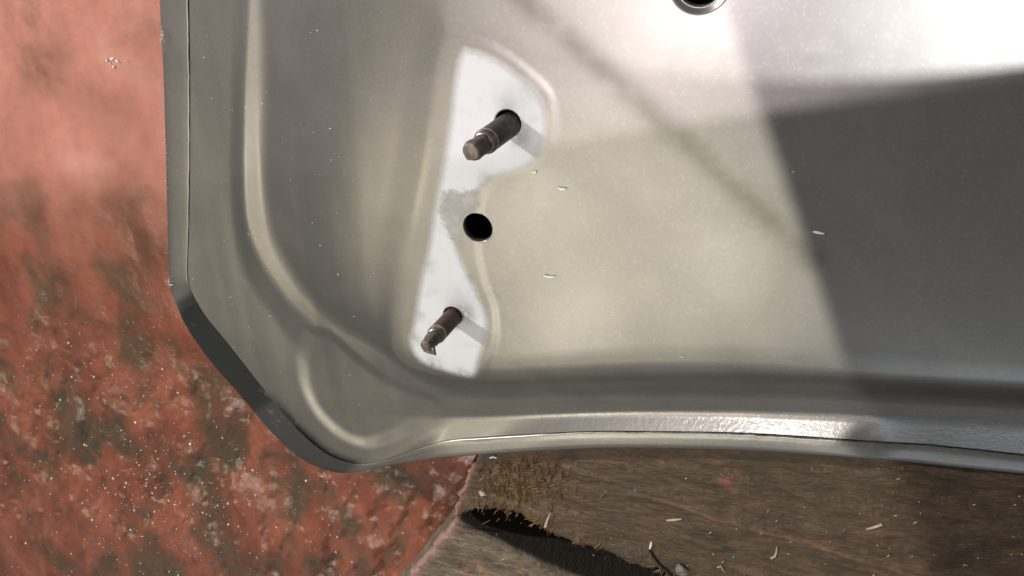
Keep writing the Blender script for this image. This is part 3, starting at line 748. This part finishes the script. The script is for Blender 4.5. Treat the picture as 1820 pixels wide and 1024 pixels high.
def stone(name, kind, u, v, r, material, label, cat, group=None):
    q = un(u, v, np.array(guess(kind))); z = surf_z(kind, q[:2])
    bm = bmesh.new(); bmesh.ops.create_icosphere(bm, subdivisions=3, radius=r)
    for vt in bm.verts:
        n = vt.co.normalized(); k = 1+0.35*float(vnoise(np.array(n.x*2.2+u), np.array(n.y*2.2+n.z*1.7+v)))
        vt.co = Vector((n.x*k, n.y*k*0.8, max(n.z*k*0.6, -0.3)))*r
        vt.co += Vector((q[0], q[1], z+r*0.28))
    return tag(obj_bm(name, bm, material, None, False), label, cat, group)
stone('stone_chip', 'board', 1212, 1012, 0.0030, M_stone, 'grey stone chip on the board beside the dark twig', 'stone')
stone('wood_crumb', 'board', 858, 877, 0.0016, M_straw, 'pinkish wood crumb at the corner of the brown board', 'wood crumb')

# ---- things nobody could count
def scatter_prisms(name, items, material, label, cat):
    """items: (centre, dir, length, width, height) -> one joined object of little wedges"""
    vs = []; fs = []
    for c, a, ln, wd_, h, tilt in items:
        dx = np.array([math.cos(a)*math.cos(tilt), math.sin(a)*math.cos(tilt), math.sin(tilt)])*ln/2; dy = np.array([-math.sin(a), math.cos(a), 0])*wd_/2; up_ = np.array([0, 0, h])
        b0 = len(vs)
        vs += [c-dx-dy*.5, c-dx+dy*.5, c+dx*0.2+dy, c+dx, c+dx*0.1-dy, c-dx*.8+up_, c+dx*.7+up_]
        fs += [(b0, b0+4, b0+6, b0+5), (b0+4, b0+3, b0+6, b0+6), (b0+3, b0+2, b0+6, b0+6), (b0+2, b0+1, b0+5, b0+6), (b0+1, b0, b0+5, b0+5), (b0, b0+1, b0+2, b0+3)]
    me = bpy.data.meshes.new(name)
    me.from_pydata([tuple(v) for v in vs], [], [tuple(dict.fromkeys(f)) for f in fs]); me.update(); me.materials.append(material)
    o = bpy.data.objects.new(name, me); C.objects.link(o)
    return tag(o, label, cat, kind='stuff')
it = []
for k in range(420):
    u = random.gauss(925, 44); v = random.gauss(852, 30)
    if v < 812 or u < 850: continue
    q = un(u, v, np.array(ZT)); z = surf_z('board', q[:2])
    d = un(u-8, v+14, np.array(ZT))-q; a = math.atan2(d[1], d[0])+random.gauss(0, 0.35)
    it.append((np.array([q[0], q[1], z+0.0003]), a, random.uniform(1, 7)*MM, random.uniform(.15, .5)*MM, random.uniform(.2, .6)*MM, random.gauss(0, 0.06)))
for k in range(120):
    t = random.random(); u = 800+t*420+random.gauss(0, 8); v = np.interp(u, [800, 832, 872, 918, 965, 1065, 1165, 1240], [931, 906, 896, 914, 944, 972, 1012, 1046])-random.uniform(-4, 14)
    q = un(u, v, np.array(ZT)); z = surf_z('board', q[:2])
    d = un(u-6, v+14, np.array(ZT))-q; a = math.atan2(d[1], d[0])+random.gauss(0, 0.5)
    it.append((np.array([q[0], q[1], z-0.0002]), a, random.uniform(1.5, 6)*MM, random.uniform(.25, .7)*MM, random.uniform(.2, .6)*MM, random.gauss(0, 0.1)))
scatter_prisms('wood_fibres', it, M_ochre, 'ochre wood fibres torn up along the board corner and edge', 'wood fibre')
it = []
for k in range(80):
    u = random.uniform(880, 1820); v = random.uniform(820, 1024)
    q = un(u, v, np.array(ZT)); z = surf_z('board', q[:2])
    it.append((np.array([q[0], q[1], z+0.0001]), random.uniform(0, 6.28), random.uniform(.4, 1.6)*MM, random.uniform(.2, .5)*MM, random.uniform(.2, .5)*MM, 0))
scatter_prisms('sawdust', it, M_straw, 'pale sawdust crumbs sprinkled over the boards', 'sawdust')
it = []
for k in range(70):
    u = random.uniform(330, 1480); v = random.uniform(0, 760)
    if random.random() < 0.5: u = random.uniform(340, 640)
    q = un(u, v, np.array(ZP-0.004)); z = surf_z('panel', q[:2]); q = un(u, v, np.array(z))
    z = surf_z('panel', q[:2])
    if np.min(np.linalg.norm(P2-q[:2], axis=1)) > 0.0009: continue
    it.append((np.array([q[0], q[1], z+0.00003]), random.uniform(0, 6.28), random.uniform(.25, 1.1)*MM, random.uniform(.15, .40)*MM, random.uniform(.08, .2)*MM, 0))
scatter_prisms('dust_specks', it, M_flake, 'tiny white specks of dust on the grey panel', 'dust')

M_glint = simple('painted_glint', (0.85, 0.84, 0.81), 0.2, 0.2, 0.4, 900)  # pale colour stands in for specular glints of the wet floor
bm0 = bmesh.new(); bmesh.ops.create_icosphere(bm0, subdivisions=2, radius=1.0)
bv = np.array([v.co[:] for v in bm0.verts]); bf = np.array([[v.index for v in f.verts] for f in bm0.faces]); bm0.free()
vs = []; fs = []; nb = 0
for k in range(620):
    c = random.random()
    if c < 0.50: u = random.gauss(285, 95); v = random.gauss(880, 85)
    elif c < 0.75: u = random.uniform(-20, 330); v = random.uniform(640, 1040)
    elif c < 0.9: u = random.uniform(300, 780); v = random.uniform(820, 1040)
    else: u = random.uniform(0, 310); v = random.uniform(560, 720)
    q = un(u, v, np.array(0.0)); z = surf_z('floor', q[:2])
    r = MM*min(0.75, 0.19*math.exp(abs(random.gauss(0, 0.6))))
    st = random.uniform(0.8, 1.5); a = random.uniform(0, 3.14)
    p = bv*[r*st, r, r*0.75]
    ca, sa = math.cos(a), math.sin(a)
    p = np.column_stack([p[:, 0]*ca-p[:, 1]*sa, p[:, 0]*sa+p[:, 1]*ca, p[:, 2]])
    vs.append(p+[q[0], q[1], z+r*0.2]); fs.append(bf+nb); nb += len(bv)
wd_o = mesh_np('glint_beads', np.vstack(vs), np.vstack(fs), M_glint)
tag(wd_o, 'fine pale beads standing in for glints on the dirty red floor', 'glint_beads', kind='stuff')
# lint caught along the rim
it = []
for k in range(70):
    v = random.choice([random.gauss(265, 22), random.gauss(60, 8), random.uniform(0, 500), random.gauss(500, 8)])
    u = np.interp(v, [0, 120, 250, 400, 505], [285, 291, 295, 299, 303])+random.uniform(-2, 5)
    q = un(u, v, np.array(ZP-0.0125))
    it.append((np.array([q[0], q[1], ZP-0.0118]), random.gauss(0.9, 0.5), random.uniform(.6, 2.2)*MM, random.uniform(.08, .2)*MM, 0.1*MM, random.uniform(0, .5)))
scatter_prisms('lint', it, M_flake, 'pale lint and chipped paint caught along the left rim of the panel', 'lint')

# chipped edge of the hem at the corner, bare metal showing
def edge_chip(px, zmm, widths, label):
    pts = [Vector(un(np.array(float(u)), np.array(float(v)), np.array(ZP+z*MM))) for (u, v), z in zip(px, zmm)]
    o = obj_bm('bare_edge', chip_mesh(pts, [w_*MM for w_ in widths], 0.3*MM), M_bare, panel, False)
    return tag(o, label)
M_bare = simple('bare_bright_metal', (0.62, 0.61, 0.57), 0.35, 0.6, 0.3, 700)
edge_chip([(652,836),(664,832),(682,828),(706,819)], (-12.3,-11.9,-11.5,-10.8), (0.25,0.4,0.45,0.2), 'chipped bare metal edge at the lower corner')
edge_chip([(697,817),(716,813),(737,811)], (-10.9,-10.4,-9.8), (0.2,0.3,0.2), 'chipped bare metal edge at the lower corner')
edge_chip([(299,503),(303,507),(309,505)], (-12.9,-12.9,-12.9), (0.4,0.5,0.2), 'small bright burr at the left corner')
